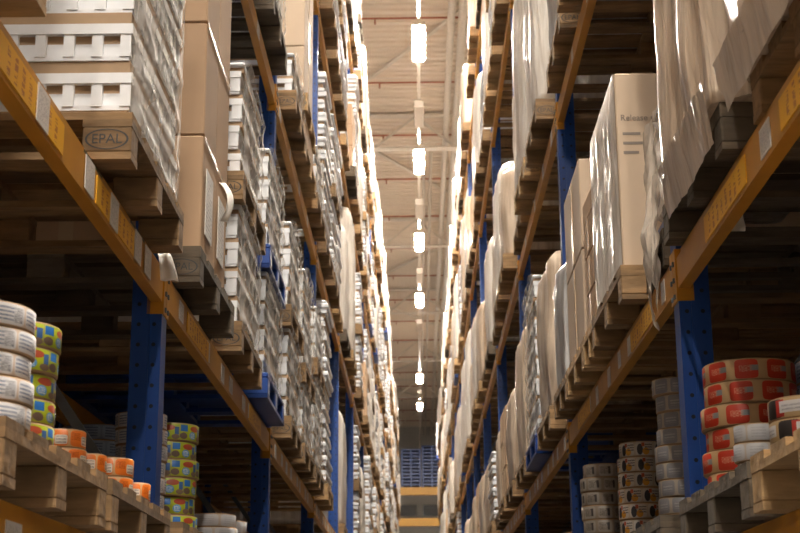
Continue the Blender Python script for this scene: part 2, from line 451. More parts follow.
BR, CB = brace_mesh(.05, .87)
for sd in (-1, 1):
    for row in (0, 1):
        for k in range(-1, NB + 1):
            y = Y0[sd] + BAY * k
            if row and k > 5: continue
            nm = 'near' if not row else 'rear'
            x = sd * (XF + .055) if not row else sd * 2.3
            r = empty('upright_frame', (x, y, 0), 0, (sd, 1, 1))
            tag(r, f'blue steel upright frame of the {SIDE[sd]} {"aisle" if not row else "rear"} rack, {ordn(k + 1)} from camera', 'rack frame', 'blue upright frames')
            link('post', POST, r)
            link('post', POST, r, (.92, 0, 0), PI)
            if k < 6:
                for b in BR: link('diagonal_brace', b, r)
                link('cross_brace', CB, r)

def beam_meshes(L):
    mb = MB()   # stepped box beam, origin at one end, top at z=0; x>0 points away from the aisle
    mb.prism([(0, -BH), (.042, -BH), (.042, 0), (.016, 0), (.016, -.034), (0, -.034)], .004, L - .004, 'beam')
    body = mb.mesh('beam_body')
    mb = MB()
    mb.box(-.006, .0, -.047, .004, -.19, .0, 'beam'); mb.box(0, .055, 0, .004, -.19, 0, 'beam')
    for z in (-.17, -.11, -.05): mb.box(-.012, -.006, -.034, -.018, z - .008, z + .008, 'steel')
    return body, mb.mesh('end_connector')
BEAM, CONN = beam_meshes(BAY - .10)
mb = MB(); mb.box(-.003, 0, -.05, .05, -.05, .05, 'paper'); STK = mb.mesh('location_label')
mb = MB(); mb.box(-.0035, 0, -.3, .3, -.042, .042, 'yellow_sign'); YSG = mb.mesh('load_sign')
mb = MB(); mb.box(-.002, 0, -.12, .12, -.013, .013, 'green_sign'); GSG = mb.mesh('step_label')
def beam(sd, k, lv, rear=False, row=0):
    x = sd * XF if not rear else sd * 1.95
    if row: x = sd * (2.25 if not rear else 3.28)
    y = Y0[sd] + BAY * k + .05
    r = empty('shelf_rail', (x, y, ZC + LEV[sd][lv] + BH), 0, (sd * (-1 if rear else 1), 1, 1))
    place = 'rear' if rear else 'front'
    who = f'{SIDE[sd]} {"aisle" if not row else "rear"} rack'
    tag(r, f'ochre {place} shelf beam of the {who}, {ordn(lv)} beam level, {ordn(k + 1)} bay', 'shelf beam', f'ochre {place} shelf beams')
    link('beam_body', BEAM, r)
    link('end_connector', CONN, r, (0, -.0, 0))
    c = link('end_connector', CONN, r, (0, BAY - .1, 0), 0, (1, -1, 1))
    if not rear and not row and lv <= 2 and k < 5:
        rr = random.Random(k * 31 + lv * 7 + sd)
        n = 8 if lv == 1 else 4
        for t in range(n):
            if lv == 1 and sd == -1 and k == -1: continue
            link('location_label', STK, r, (0, .25 + t * 3.3 / n + rr.uniform(-.1, .1), -.09 + rr.uniform(-.008, .008)), 0, (1, rr.uniform(.7, 1.35), rr.uniform(.7, .9)))
    return r
for sd in (-1, 1):
    for lv in range(5):
        for k in range(-1, NB):
            b = beam(sd, k, lv)
            if lv == 1 and k in (-1, 0):
                for t, yy in enumerate((.75, 1.9, 2.9)):
                    if k == -1 or t != 1: link('load_sign', YSG, b, (-.0005, yy, -.09))
                if sd == -1 and k == -1:
                    link('step_label', GSG, b, (.0155, 2.62, -.017)); link('step_label', GSG, b, (.0155, 3.3, -.017))
                    for yy in (1.98, 2.5, 2.84, 3.22, 3.4): link('location_label', STK, b, (-.004, yy, -.088), 0, (1, 1.1, .98))
            if k < 5: beam(sd, k, lv, True)
    for lv in (0, 1, 2):
        for k in range(-1, 4): beam(sd, k, lv, False, 1); beam(sd, k, lv, True, 1)

# ------------------------------------------------------------------ pallets
PW, PD, PH = 1.0, 1.2, .144                # along the aisle, into the rack, height
def pallet_parts(wood):
    P = {}
    mb = MB(); mb.chamfer(-.072, .072, -.05, .05, 0, .078, .004, wood); P['block'] = mb.mesh('block')
    mb = MB(); mb.box(-PD / 2, PD / 2, -.05, .05, 0, .022, wood); P['bottom'] = mb.mesh('bottom_board')
    mb = MB(); mb.box(-.0725, .0725, -PW / 2, PW / 2, 0, .022, wood); P['cross'] = mb.mesh('stringer_board')
    mb = MB(); mb.box(-PD / 2, PD / 2, -.0725, .0725, 0, .022, wood); P['deck'] = mb.mesh('deck_board')
    return P
def pallet_list():
    L = []
    for y in (-.45, 0, .45): L.append(('bottom', (0, y, 0)))
    for x in (-.5275, 0, .5275):
        for y in (-.45, 0, .45): L.append(('block', (x, y, .022)))
        L.append(('cross', (x, 0, .1)))
    for y in (-.4275, -.215, 0, .215, .4275): L.append(('deck', (0, y, .122)))
    return L
PP = {w: pallet_parts(w) for w in ('wood', 'wood_pale', 'wood_dark')}
PNAME = {'bottom': 'bottom_board', 'block': 'block', 'cross': 'stringer_board', 'deck': 'deck_board'}
def whole_pallet(wood):
    mb = MB()
    for key, loc in pallet_list(): mb.add_mesh(PP[wood][key], Matrix.Translation(loc))
    return mb.mesh('pallet')
PWHOLE = {w: whole_pallet(w) for w in PP}
def blue_pallet():
    mb = MB()
    mb.chamfer(-.6, .6, -.5, .5, .115, .144, .006, 'blue_plastic')
    for y in (-.44, 0, .44):
        mb.box(-.6, .6, y - .06, y + .06, 0, .022, 'blue_plastic')
        for x in (-.52, 0, .52): mb.chamfer(x - .08, x + .08, y - .06, y + .06, .022, .115, .006, 'blue_plastic')
    for x in (-.52, 0, .52): mb.box(x - .08, x + .08, -.5, .5, .0, .02, 'blue_plastic')
    return mb.mesh('plastic_pallet')
BPAL = blue_pallet()
# the oval brand burned into corner blocks
def text_mesh(s, size, m, extr=.0006):
    cu = bpy.data.curves.new('t', 'FONT'); cu.body = s; cu.size = size; cu.extrude = extr; cu.align_x = 'CENTER'; cu.align_y = 'CENTER'
    o = bpy.data.objects.new('t', cu); COL.objects.link(o)
    me = bpy.data.meshes.new_from_object(o); bpy.data.objects.remove(o)
    me.materials.clear(); me.materials.append(M[m])
    return me
def brand_mesh():
    mb = MB(); t = text_mesh('EPAL', .042, 'black_ink')
    mx = Matrix(((1, 0, 0, 0), (0, 0, -1, 0), (0, 1, 0, 0), (0, 0, 0, 1)))
    mb.add_mesh(t, mx); k = mb.m('black_ink'); n = 28; i = len(mb.v)
    for j in range(n):
        a = 2 * PI * j / n
        for r in (1, .9): mb.v.append((math.cos(a) * .064 * r, -.0006, math.sin(a) * .032 * r))
    for j in range(n):
        a, b = i + 2 * j, i + 2 * ((j + 1) % n); mb.face((a, a + 1, b + 1, b), k)
    return mb.mesh('brand_mark')
BRAND = brand_mesh()
pallet_stuff = {w: [] for w in PP}
pallet_jobs = []
def pallet(sd, x, y, z, what, wood=None, yw=1.0):
    """x = aisle-side edge, y = near edge, z = underside"""
    pallet_jobs.append((sd, x, y, z, what, wood, yw))
def build_pallets():
    def key(j):
        px, py, d = proj(j[1], j[2] + .5, j[3])
        out = not (-60 < px < 860 and -60 < py < 590)
        return (out, d)
    jobs = sorted(pallet_jobs, key=key)
    nw = 0
    for (sd, x, y, z, what, wood, yw) in jobs:
        loc = (x + sd * .6, y + .5 * yw, z)
        rr = random.Random(int(x * 100) + int(y * 977) + int(z * 131))
        px, py, d = proj(x, y + .5, z)
        inview = -80 < px < 880 and -80 < py < 620
        if wood == 'blue':
            o = link('plastic_pallet', BPAL, None, loc, 0, (1, yw, 1)); tag(o, f'blue plastic pallet under {what}', 'pallet', 'blue plastic pallets'); continue
        w = wood or rr.choices(['wood', 'wood_pale', 'wood_dark'], [6, 3, 1])[0]
        jit = rr.uniform(-.012, .012)
        nw += 1
        if nw > 300 or not inview and d > 8:
            pallet_stuff[w].append(Matrix.Translation(loc) @ Matrix.Rotation(jit, 4, 'Z') @ Matrix.Diagonal((1, yw, 1, 1))); continue
        if d < 13.5 and inview:
            r = empty('wooden_pallet', loc, jit, (1, yw, 1))
            for kk, l in pallet_list(): link(PNAME[kk], PP[w][kk], r, l)
            if d < 12 and rr.random() < .75 and not (sd > 0 and z < 4) or 'white trays beside' in what:
                link('brand_mark', BRAND, r, (-sd * .5275, -.5005, .061))
        else:
            r = link('wooden_pallet', PWHOLE[w], None, loc, jit, (1, yw, 1))
        tag(r, f'wooden pallet under {what}', 'pallet', 'wooden pallets')
    mb = MB()
    for w, L in pallet_stuff.items():
        for mx in L: mb.add_mesh(PWHOLE[w], mx)
    if mb.v:
        tag(link('wooden_pallets', mb.mesh('wooden_pallets')), 'many distant wooden pallets high up and far down both racks', 'pallets', kind='stuff')

# ------------------------------------------------------------------ loads
def tray_mesh(dx, dy, h, pitch, seed, windows=True):
    """one layer of white slotted trays, centred, base at z=0"""
    mb = MB(); hx, hy = dx / 2, dy / 2; t = .022
    mb.box(-hx + t, hx - t, -hy + t, hy - t, .0, h * .50, 'tray')
    mb.box(-hx + t, hx - t, -hy + t, hy - t, h * .50, h * .8, 'tan')
    mb.box(-hx, hx, -hy, hy, h * .72, h, 'tray')                     # rim
    mb.box(-hx + .008, hx - .008, -hy + .008, hy - .008, 0, h * .14, 'tray')
    for axis, L in (('x', dx), ('y', dy)):
        n = max(2, round(L / pitch)); w = pitch * .36
        for j in range(n + 1):
            c = -L / 2 + .02 + (L - .04) * j / n
            for s in (-1, 1):
                if axis == 'x': mb.box(max(c - w / 2, -hx + .004), min(c + w / 2, hx - .004), s * hy - s * .004, s * (hy - t), h * .1, h * .75, 'tray')
                else: mb.box(s * hx - s * .0055, s * (hx - t), max(c - w / 2, -hy + .0065), min(c + w / 2, hy - .0065), h * .1, h * .74, 'tray')
    return mb.mesh('tray')
TRAY_A = tray_mesh(1.16, .90, .118, .092, 1)
TRAY_B = tray_mesh(1.14, .92, .118, .19, 2)
mb = MB(); mb.box(-.57, .57, -.44, .44, 0, .042, 'tan'); SHEET = mb.mesh('tier_sheet')
mb = MB(); mb.chamfer(-.58, .58, -.465, .465, 0, .022, .008, 'tray'); LID = mb.mesh('lid')

def film_mesh(sd, h, pitch, seed, wy=.90, tail=False):
    """stretch film on the aisle side, drawn in between the tray rims and creased on the slant; x=0 is the tray face"""
    def fn(u, v):
        z = .002 + v * (h + .01); y = (u - .5) * (wy + .06)
        ph = (z / pitch + .55 * y) % 1.0
        sc = .5 - .5 * math.cos(2 * PI * ph)
        n = noise.noise(Vector((y * 5 + z * 3.2, z * 1.2 - y * .8, seed * 3.1)))
        n2 = noise.noise(Vector((y * 16 + z * 11, z * 4 - y * 3, seed * 5.7)))
        off = .010 + .020 * (1 - sc) ** 2 * (.7 + .3 * n) + .006 * n + .003 * n2
        if tail: off += .03 * max(0, .15 - v) * (1 + n) * 6
        e = min(u, 1 - u) * 12
        if e < 1: off = off * e + .006 * (1 - e) - .03 * (1 - e)
        return (-sd * max(off, .004), y, z)
    mb = MB(); mb.grid(fn, 44, int(h / pitch) * 8 + 10, 'film'); return mb.mesh('film')
FILMS = {}
def film_for(sd, h, pitch, seed):
    key = (sd, round(h, 2), pitch, seed)
    if key not in FILMS: FILMS[key] = film_mesh(sd, h, pitch, seed)
    return FILMS[key]

def near_trays(sd, x, y, z, n, style, label, seed=0, wy=.92, pitch=None):
    tm, ph, sh = (TRAY_A, .160, True) if style == 'A' else (TRAY_B, .145, False)
    rr = random.Random(seed)
    r = empty('tray_stack', (x + sd * .60, y + .5, z)); tag(r, label, 'tray stack', 'film-wrapped stacks of white trays')
    zz = 0
    for i in range(n):
        if sh:
            link('tier_sheet', SHEET, r, (rr.uniform(-.004, .004), 0, zz), 0, (1, wy, 1)); zz += .042
            link('tray', tm, r, (rr.uniform(-.006, .006), rr.uniform(-.005, .005), zz), rr.uniform(-.004, .004), (1, wy, 1)); zz += .118
        else:
            link('tray', tm, r, (rr.uniform(-.008, .008), rr.uniform(-.006, .006), zz), rr.uniform(-.006, .006), (1, wy, 1)); zz += .118
            link('tier_sheet', SHEET, r, (rr.uniform(-.008, .004), 0, zz), 0, (1.0, wy, .62)); zz += .027
    if style == 'B': link('lid', LID, r, (0, 0, zz), 0, (1, wy, 1)); zz += .022
    link('film', film_for(sd, zz, ph, seed % 4), r, (-sd * .58, 0, 0), 0, (1, wy, 1))
    return r

def far_tray_mesh(n, seed, h=.13):
    rr = random.Random(seed); mb = MB(); z = 0
    for i in range(n):
        a, b = rr.uniform(-.012, .012), rr.uniform(-.012, .012); g = rr.uniform(.93, 1.0)
        mb.box(-.55 + a, .55 + a, -.39 + b, .39 + b, z, z + h * .3, 'tan')
        mb.box(-.57 + a, .57 + a, -.415 + b, .415 + b, z + h * .3, z + h * .62, 'tray')
        mb.chamfer(-.59 * g + a, .59 * g + a, -.44 * g + b, .44 * g + b, z + h * .62, z + h, .012, 'tray')
        for c in (-.3, -.1, .1, .3):
            for s in (-1, 1): mb.box(s * .571 + a, s * .566 + a, c + b - .045, c + b + .045, z + h * .32, z + h * .58, 'tan')
        z += h
    mb.chamfer(-.575, .575, -.42, .42, z, z + .03, .01, 'tray')
    return mb.mesh('tray_stack'), z + .03
FART = [far_tray_mesh(n, 50 + n * 3 + s) for n, s in ((6, 0), (11, 1), (13, 2), (14, 3), (15, 4), (12, 5))]

def wrap_mesh(h, m, seed, nr=56, nz=22, wx=1.14, wy=.96, amp=.028, lean=0.0):
    """film-wrapped goods as a rounded block with drawn vertical folds"""
    hx, hy = wx / 2, wy / 2; rc = .07
    per = []
    def side(n, a, b):
        return [(a[0] + (b[0] - a[0]) * t / n, a[1] + (b[1] - a[1]) * t / n) for t in range(n)]
    q = nr // 4
    per += side(q, (-hx + rc, -hy), (hx - rc, -hy)) + side(q, (hx, -hy + rc), (hx, hy - rc)) + side(q, (hx - rc, hy), (-hx + rc, hy)) + side(q, (-hx, hy - rc), (-hx, -hy + rc))
    mb = MB(); k = mb.m(m); n = len(per)
    for b in range(nz + 1):
        v = b / nz; z = v * h
        for (x, y) in per:
            L = math.hypot(x, y); ax, ay = x / L, y / L
            fo = noise.noise(Vector((x * 6, y * 6, z * .7 + seed * 9))) + .5 * noise.noise(Vector((x * 15, y * 15, z * 1.3 + seed * 4)))
            di = noise.noise(Vector((x * 4 + z * 3, y * 4 - z * 3, seed * 2.3)))
            tp = 1 - max(0, v - .93) / .07 * .10
            bul = .02 * math.sin(PI * v)
            r = amp * fo + .014 * di + bul
            mb.v.append(((x + ax * r) * tp + lean * v, (y + ay * r) * tp, z))
    for b in range(nz):
        for j in range(n):
            A = b * n + j; B = b * n + (j + 1) % n
            mb.face((A, B, B + n, A + n), k, smooth=True)
    c = len(mb.v); mb.v.append((lean, 0, h + .012))
    for j in range(n): mb.face((nz * n + j, nz * n + (j + 1) % n, c), k)
    c = len(mb.v); mb.v.append((0, 0, 0))
    for j in range(n): mb.face((j, c, (j + 1) % n), k)
    return mb.mesh('wrapped_load')
WRAPS = {}
for m_, hs in (('wrap_white', (1.35, 1.7, 1.95)), ('wrap_beige', (.88, 1.15, 1.5, 1.75)), ('wrap_brown', (.8, 1.3)), ('wrap_grey', (1.1, 1.6))):
    for t, h_ in enumerate(hs): WRAPS[(m_, t)] = (wrap_mesh(h_, m_, hash(m_) % 1 + t * 3 + len(m_)), h_)
WNAME = {'wrap_white': 'white', 'wrap_beige': 'beige', 'wrap_brown': 'brown', 'wrap_grey': 'grey'}
def carton_stack_mesh(nx, ny, nz, dx, dy, dz, m, seed):
    rr = random.Random(seed); mb = MB()
    for c in range(nz):
        for a in range(nx):
            for b in range(ny):
                x0 = -nx * dx / 2 + a * dx; y0 = -ny * dy / 2 + b * dy; j = rr.uniform(-.006, .006)
                mb.chamfer(x0 + .004 + j, x0 + dx - .004 + j, y0 + .004, y0 + dy - .004, c * dz, c * dz + dz - .003, .006, m)
                mb.box(x0 + j, x0 + .004 + j, y0 + dy / 2 - .025, y0 + dy / 2 + .025, c * dz + .01, c * dz + dz - .01, 'tape')
    return mb.mesh('carton_stack')
CART = [(carton_stack_mesh(3, 2, n, .38, .46, .3, mm, n), n * .3) for n, mm in ((3, 'carton'), (4, 'carton_pale'), (5, 'carton'), (6, 'carton_pale'))]

def slot_words(sd, lv, k, j):
    return f'{SIDE[sd]} rack, beam level {["zero", "one", "two", "three", "four"][lv]}, bay {NUM[k + 1]}, slot {NUM[j]}'
NUM = ['one', 'two', 'three', 'four', 'five', 'six', 'seven', 'eight', 'nine', 'ten', 'eleven', 'twelve', 'thirteen', 'fourteen', 'fifteen', 'sixteen', 'seventeen', 'eighteen', 'nineteen']

# hand-placed slots in view: (side, level) -> set of bays built by hand
XO = .83
DECK = {sd: [ZC + l + BH for l in LEV[sd]] for sd in (-1, 1)}

def cartonbox(name, x0, x1, y0, y1, z0, z1, m, label, rz=0, parts=(), group=None, flap=0):
    cx, cy = (x0 + x1) / 2, (y0 + y1) / 2; hx, hy, h = abs(x1 - x0) / 2, (y1 - y0) / 2, z1 - z0
    r = empty(name, (cx, cy, z0), rz); tag(r, label, 'carton', group)
    mb = MB(); mb.chamfer(-hx, hx, -hy, hy, 0, h, .006, m); link('body', mb.mesh('carton_body'), r)
    for (nm, a) in parts:
        mb = MB()
        if nm == 'label_paper': mb.box(a[0], a[1], a[2], a[3], a[4], a[5], 'paper')
        elif nm == 'tape': mb.box(*a, 'tape')
        link(nm, mb.mesh(nm), r)
    if flap:
        for s in (-1, 1):
            mb = MB(); mb.box(s * (hx - .006), s * hx, -hy, hy, h, h + flap, m); link('flap', mb.mesh('flap'), r)
        mb = MB(); mb.box(-hx + .01, hx - .01, -hy, -hy + .006, h, h + flap * .9, m); link('flap', mb.mesh('flap'), r)
    return r

# ---- left rack, beam level one -------------------------------------------------
zl = DECK[-1][1]
pallet(-1, -XO, 1.98, zl, 'the load at the top left picture corner', 'wood_pale')
o = link('wrapped_load', WRAPS[('wrap_white', 0)][0], None, (-XO - .6, 2.48, zl + PH)); tag(o, 'white wrapped load just cut off by the top left picture corner', 'wrapped load', 'wrapped loads')
pallet(-1, -XO, 3.93, zl, 'the nearest white trays beside the ochre beam', 'wood')
near_trays(-1, -XO, 3.93, zl + PH, 8, 'A', 'film-wrapped stack of white slotted trays, nearest on left rack, cut by frame top', 3)
pallet(-1, -XO, 5.34, zl, 'the tall brown cartons on the left rack', 'wood_dark')
# brown cartons, two columns high, the upper ones open
cz = zl + PH
hts = (.52, .50, .56)
for c, h in enumerate(hts):
    nm = ['bottom', 'middle', 'topmost'][c]
    for t, (ya, yb) in enumerate(((5.50, 5.86), (5.87, 6.22))):
        par = []
        if c == 0: par = [('label_paper', (.5525, .5555, -.10, .08, .12, .40))]
        if c < 2: par.append(('tape', (.5525, .554, -.17, .17, h - .02, h - .003)))
        par.append(('tape', (-.02, .04, -.183, -.1805, .01, h - .02)))
        cartonbox('carton', -XO - .03 - 1.1, -XO - .03, ya, yb, cz, cz + h - .004, 'carton',
                  f'brown cardboard carton, {nm} of the {"nearer" if t == 0 else "farther"} column beside the nearest white trays', random.uniform(-.01, .01), par, 'brown cartons on the left rack', .20 if c == 2 else 0)
    cz += h
# torn white paper tags hanging there
def tag_sheet(name, x, y, z, w, h, rz, label, curl=.05, tilt=0):
    def fn(u, v): return ((u - .5) * w * (1 - .3 * v) - tilt * w * v, -curl * math.sin(v * 3.0) + .01 * math.sin(u * 7), (v - 1) * h)
    mb = MB(); mb.grid(fn, 6, 8, 'white_paint'); o = link(name, mb.mesh(name), None, (x, y, z), rz)
    md = o.modifiers.new('thick', 'SOLIDIFY'); md.thickness = .0015
    tag(o, label, 'paper'); return o
tag_sheet('paper_tag', -.885, 4.98, zl + .01, .065, .10, .25, 'torn white paper tag hanging at the ochre beam above the first left upright', .02, .35)
tag_sheet('paper_tag', -.83, 5.95, zl + .60, .045, .17, .9, 'curled white paper strip peeling off the brown cartons', .05, .5)

def double_trays(sd, y, n1, n2, lab, p1='wood', p2='wood', style='B', lv=1, seed=1, wy=.92):
    z = DECK[sd][lv]; ph = .145 if style == 'B' else .16; ex = .022 if style == 'B' else 0
    pallet(sd, sd * XO, y, z, f'the lower {lab}', p1); z += PH
    near_trays(sd, sd * XO, y, z, n1, style, f'lower film-wrapped white {lab}', seed, wy); z += n1 * ph + ex
    pallet(sd, sd * XO, y, z, f'the upper {lab}', p2); z += PH
    near_trays(sd, sd * XO, y, z, n2, style, f'upper film-wrapped white {lab}', seed + 1, wy)
double_trays(-1, 6.60, 4, 4, 'tray stack right behind the brown cartons', style='B', seed=11)
double_trays(-1, 7.85, 4, 4, 'tray stack on blue pallets, left rack', 'blue', 'blue', seed=21)
double_trays(-1, 9.30, 4, 4, 'tray stack just past the second left upright', seed=31)
double_trays(-1, 10.52, 3, 5, 'tray stack, second past the second left upright', seed=41)
double_trays(-1, 11.72, 5, 3, 'tray stack right before the third left upright', seed=51)

# ---- left rack, beam level two ---------------------------------------------------
zl2 = DECK[-1][2]
for (y, n, t) in ((5.35, 9, 0), (6.60, 10, 1)):
    pallet(-1, -XO, y, zl2, f'{ORD[t]} tray stack on left beam level two'); near_trays(-1, -XO, y, zl2 + PH, n, 'B', f'film-wrapped white trays, {ORD[t]} stack on left beam level two', 60 + t)
pallet(-1, -XO, 7.75, zl2, 'trays right before the second left upright, beam level two', 'wood_dark'); near_trays(-1, -XO, 7.75, zl2 + PH, 10, 'B', 'film-wrapped white trays before second left upright on beam level two', 63)
# past the upright: low carton load, pallet, pale boxes
pallet(-1, -XO, 9.35, zl2, 'trays just past second left upright, beam level two'); near_trays(-1, -XO, 9.35, zl2 + PH, 2, 'B', 'low white tray layer past second left upright on beam level two', 64)
pallet(-1, -XO, 10.35, zl2, 'the low brown carton on beam level two', 'wood_pale')
cartonbox('carton', -XO - 1.12, -XO - .02, 10.40, 11.3, zl2 + PH, zl2 + PH + .24, 'carton', 'low brown carton between two pale pallets, left rack beam level two')
pallet(-1, -XO, 10.35, zl2 + PH + .245, 'the pale boxes on left beam level two', 'wood_pale')
for c in range(3):
    cartonbox('carton', -XO - 1.12, -XO - .03, 10.42, 11.28, zl2 + 2 * PH + .25 + c * .42, zl2 + 2 * PH + .25 + c * .42 + .415, 'carton_pale',
              f'pale cardboard box, {["bottom", "middle", "top"][c]} of three on left beam level two', 0, [('tape', (.5455, .547, -.03, .03, .02, .39))], 'pale boxes')
pallet(-1, -XO, 11.62, zl2, 'trays before third left upright, beam level two', 'wood'); near_trays(-1, -XO, 11.62, zl2 + PH, 3, 'B', 'film-wrapped white trays before third left upright on beam level two', 67)

# ---- right rack, beam level one ---------------------------------------------------
zr = DECK[1][1]
def wload(sd, y, z, mesh_h, label, yw=1.0, x=None, group='wrapped loads', zs=1.0):
    return tag(link('wrapped_load', mesh_h[0], None, ((x or sd * XO) + sd * .6, y + .5 * yw, z), 0, (sd * -1.0, yw, zs)), label, 'wrapped load', group)
WB1 = (wrap_mesh(1.9, 'wrap_beige', 5, 96, 40, amp=.035), 1.9)
WB2 = (wrap_mesh(1.9, 'wrap_beige', 8, 96, 40, amp=.04), 1.9)
pallet(1, XO + .10, 2.72, zr, 'the nearest film-wrapped load on right rack, picture edge', 'wood')
lb1 = wload(1, 2.72, zr + PH, WB1, 'nearest beige film-wrapped load on the right rack, at the picture edge', 1.08)
pallet(1, XO + .05, 3.91, zr, 'the tall film-wrapped load before the first right upright', 'wood_dark')
lb2 = wload(1, 3.84, zr + PH, WB2, 'tall beige film-wrapped load right before the first right upright', .85, XO - .01)
# loose film tails over both big loads
def hang_film(name, parent, w, h, seed, m='film', ragged=.0, amp=1.0, flare=.02):
    def fn(u, v):
        hh = h * (1 - ragged * (.5 + .5 * noise.noise(Vector((u * 6, seed, 0)))))
        z = -v * hh; y = (u - .5) * w * (1 - ragged * .55 * v + ragged * .35 * noise.noise(Vector((v * 5, seed + 2, u))))
        n = noise.noise(Vector((y * 9, z * 3, seed))) ; n2 = noise.noise(Vector((y * 22 + z * 9, z * 10, seed + 4)))
        return (-.02 - amp * (.035 * n + .02 * n2) - flare * v, y + .02 * n2 * amp, z)
    mb = MB(); mb.grid(fn, 26, 40, m); return mb.mesh(name)
link('film', hang_film('film', lb1, .92, .16, 31, 'wrap_beige', .10, .25, -.03), lb1, (.575, 0, .05), 0, (-1, 1, 1))
link('film', hang_film('film', lb2, .92, .19, 33, 'wrap_beige', .10, .25, -.03), lb2, (.575, 0, .05), 0, (-1, 1, 1))
# torn film load standing on a blue pallet
pallet(1, XO + .09, 5.16, zr, 'the load with torn hanging film', 'wood_dark', .44)
t = empty('torn_film_load', (XO + .7, 5.38, zr + PH)); tag(t, 'load in torn crumpled film on a blue pallet past the first right upright', 'wrapped load')
for c in range(3):
    mb = MB(); mb.chamfer(-.56, -.40 if c == 0 else -.05, -.19, .19, 0, .125, .02, 'blue_plastic' if c == 0 else 'wrap_grey'); link('pack', mb.mesh('pack'), t, (0, 0, c * .13))
f1 = link('film', hang_film('film', t, .36, .95, 3, 'film_torn', .5), t, (-.58, -.02, .50))
f2 = link('film', hang_film('film', t, .34, .55, 9, 'film_torn', .3), t, (-.45, -.20, .42), PI / 2 * .9)
f3 = link('film', hang_film('film', t, .10, .50, 14, 'film_torn', .6), t, (-.60, -.16, .22))
# big carton with lettering
pallet(1, XO, 5.68, zr, 'the big carton with black lettering', 'wood')
rb = cartonbox('carton', XO + .02, XO + 1.14, 5.72, 6.58, zr + PH, zr + PH + .86, 'carton_pale', 'big pale carton lettered Release paper on the right rack', 0)
def face_text(s, size, x, z, y, parent, m='grey_ink'):
    mb = MB(); mb.add_mesh(text_mesh(s, size, m), Matrix(((1, 0, 0, 0), (0, 0, -1, 0), (0, 1, 0, 0), (0, 0, 0, 1))))
    return link('lettering', mb.mesh('lettering'), parent, (x, y, z))
face_text('Release paper', .038, -.435, .655, -.432, rb)
for j, w in enumerate((.075, .095, .065)):
    mb = MB(); mb.box(-w / 2, w / 2, -.001, 0, -.006, .006, 'grey_ink'); link('small_print', mb.mesh('small_print'), rb, (-.535 + w / 2, -.4305, .585 - j * .042))
def side_film(w, h, seed, m):
    def fn(u, v):
        y = (u - .5) * w; z = v * h; n = noise.noise(Vector((y * 8, z * 1.2, seed))); n2 = noise.noise(Vector((y * 20 + z * 6, z * 7, seed)))
        e = min(1, min(u, 1 - u) * 10, (1 - v) * 8 + .05)
        return (-.004 - e * (.012 + .012 * n + .006 * n2), y, z)
    mb = MB(); mb.grid(fn, 30, 30, m); return mb.mesh('film')
link('film', side_film(.86, .86, 4, 'wrap_white'), rb, (-.56, 0, 0))
# open brown cartons, then a tall pale carton column
pallet(1, XO, 6.64, zr, 'the slim brown cartons on the right rack', 'wood_pale', .42)
for c in range(3):
    cartonbox('carton', XO + .02, XO + .62, 6.68, 7.0, zr + PH + c * .19, zr + PH + c * .19 + .185, 'carton',
              f'slim brown carton, {["bottom", "middle", "top"][c]} of three behind the Release paper carton', .01 * c, [('tape', (-.304, -.3015, -.02, .02, .01, .17))], 'slim brown cartons', .10 if c == 2 else 0)
pallet(1, XO, 7.10, zr, 'the tall pale cartons before the second right upright', 'wood_pale', .82)
for c in range(2):
    cartonbox('carton', XO + .02, XO + 1.1, 7.12, 7.9, zr + PH + c * .49, zr + PH + c * .49 + .485, 'carton_pale',
              f'tall pale carton, {["lower", "upper"][c]} of two before the second right upright', 0, [('label_paper', (-.45, -.33, -.393, -.391, .24, .38)), ('tape', (-.544, -.5405, -.03, .03, .01, .47))], 'tall pale cartons')
pallet(1, XO, 7.98, zr, 'the narrow grey load before the second right upright', 'wood', .70)
wload(1, 7.98, zr + PH, WRAPS[('wrap_grey', 0)], 'narrow grey wrapped load before the second right upright', .70, zs=.66)
pallet(1, XO, 9.02, zr, 'the beige load just past the second right upright', 'wood')
wload(1, 9.02, zr + PH, (wrap_mesh(1.05, 'wrap_beige', 21, 72, 26), 1.2), 'beige film-wrapped load just past the second right upright', .95)
pallet(1, XO, 10.15, zr, 'the trays between two wrapped loads on the right rack', 'blue')
near_trays(1, XO, 10.15, zr + PH, 8, 'B', 'white tray stack between two wrapped loads on the right rack', 71)
pallet(1, XO, 11.35, zr, 'the beige load right before the third right upright', 'wood')
wload(1, 11.35, zr + PH, (wrap_mesh(1.12, 'wrap_beige', 25, 64, 24), 1.2), 'beige film-wrapped load right before the third right upright', 1.0)

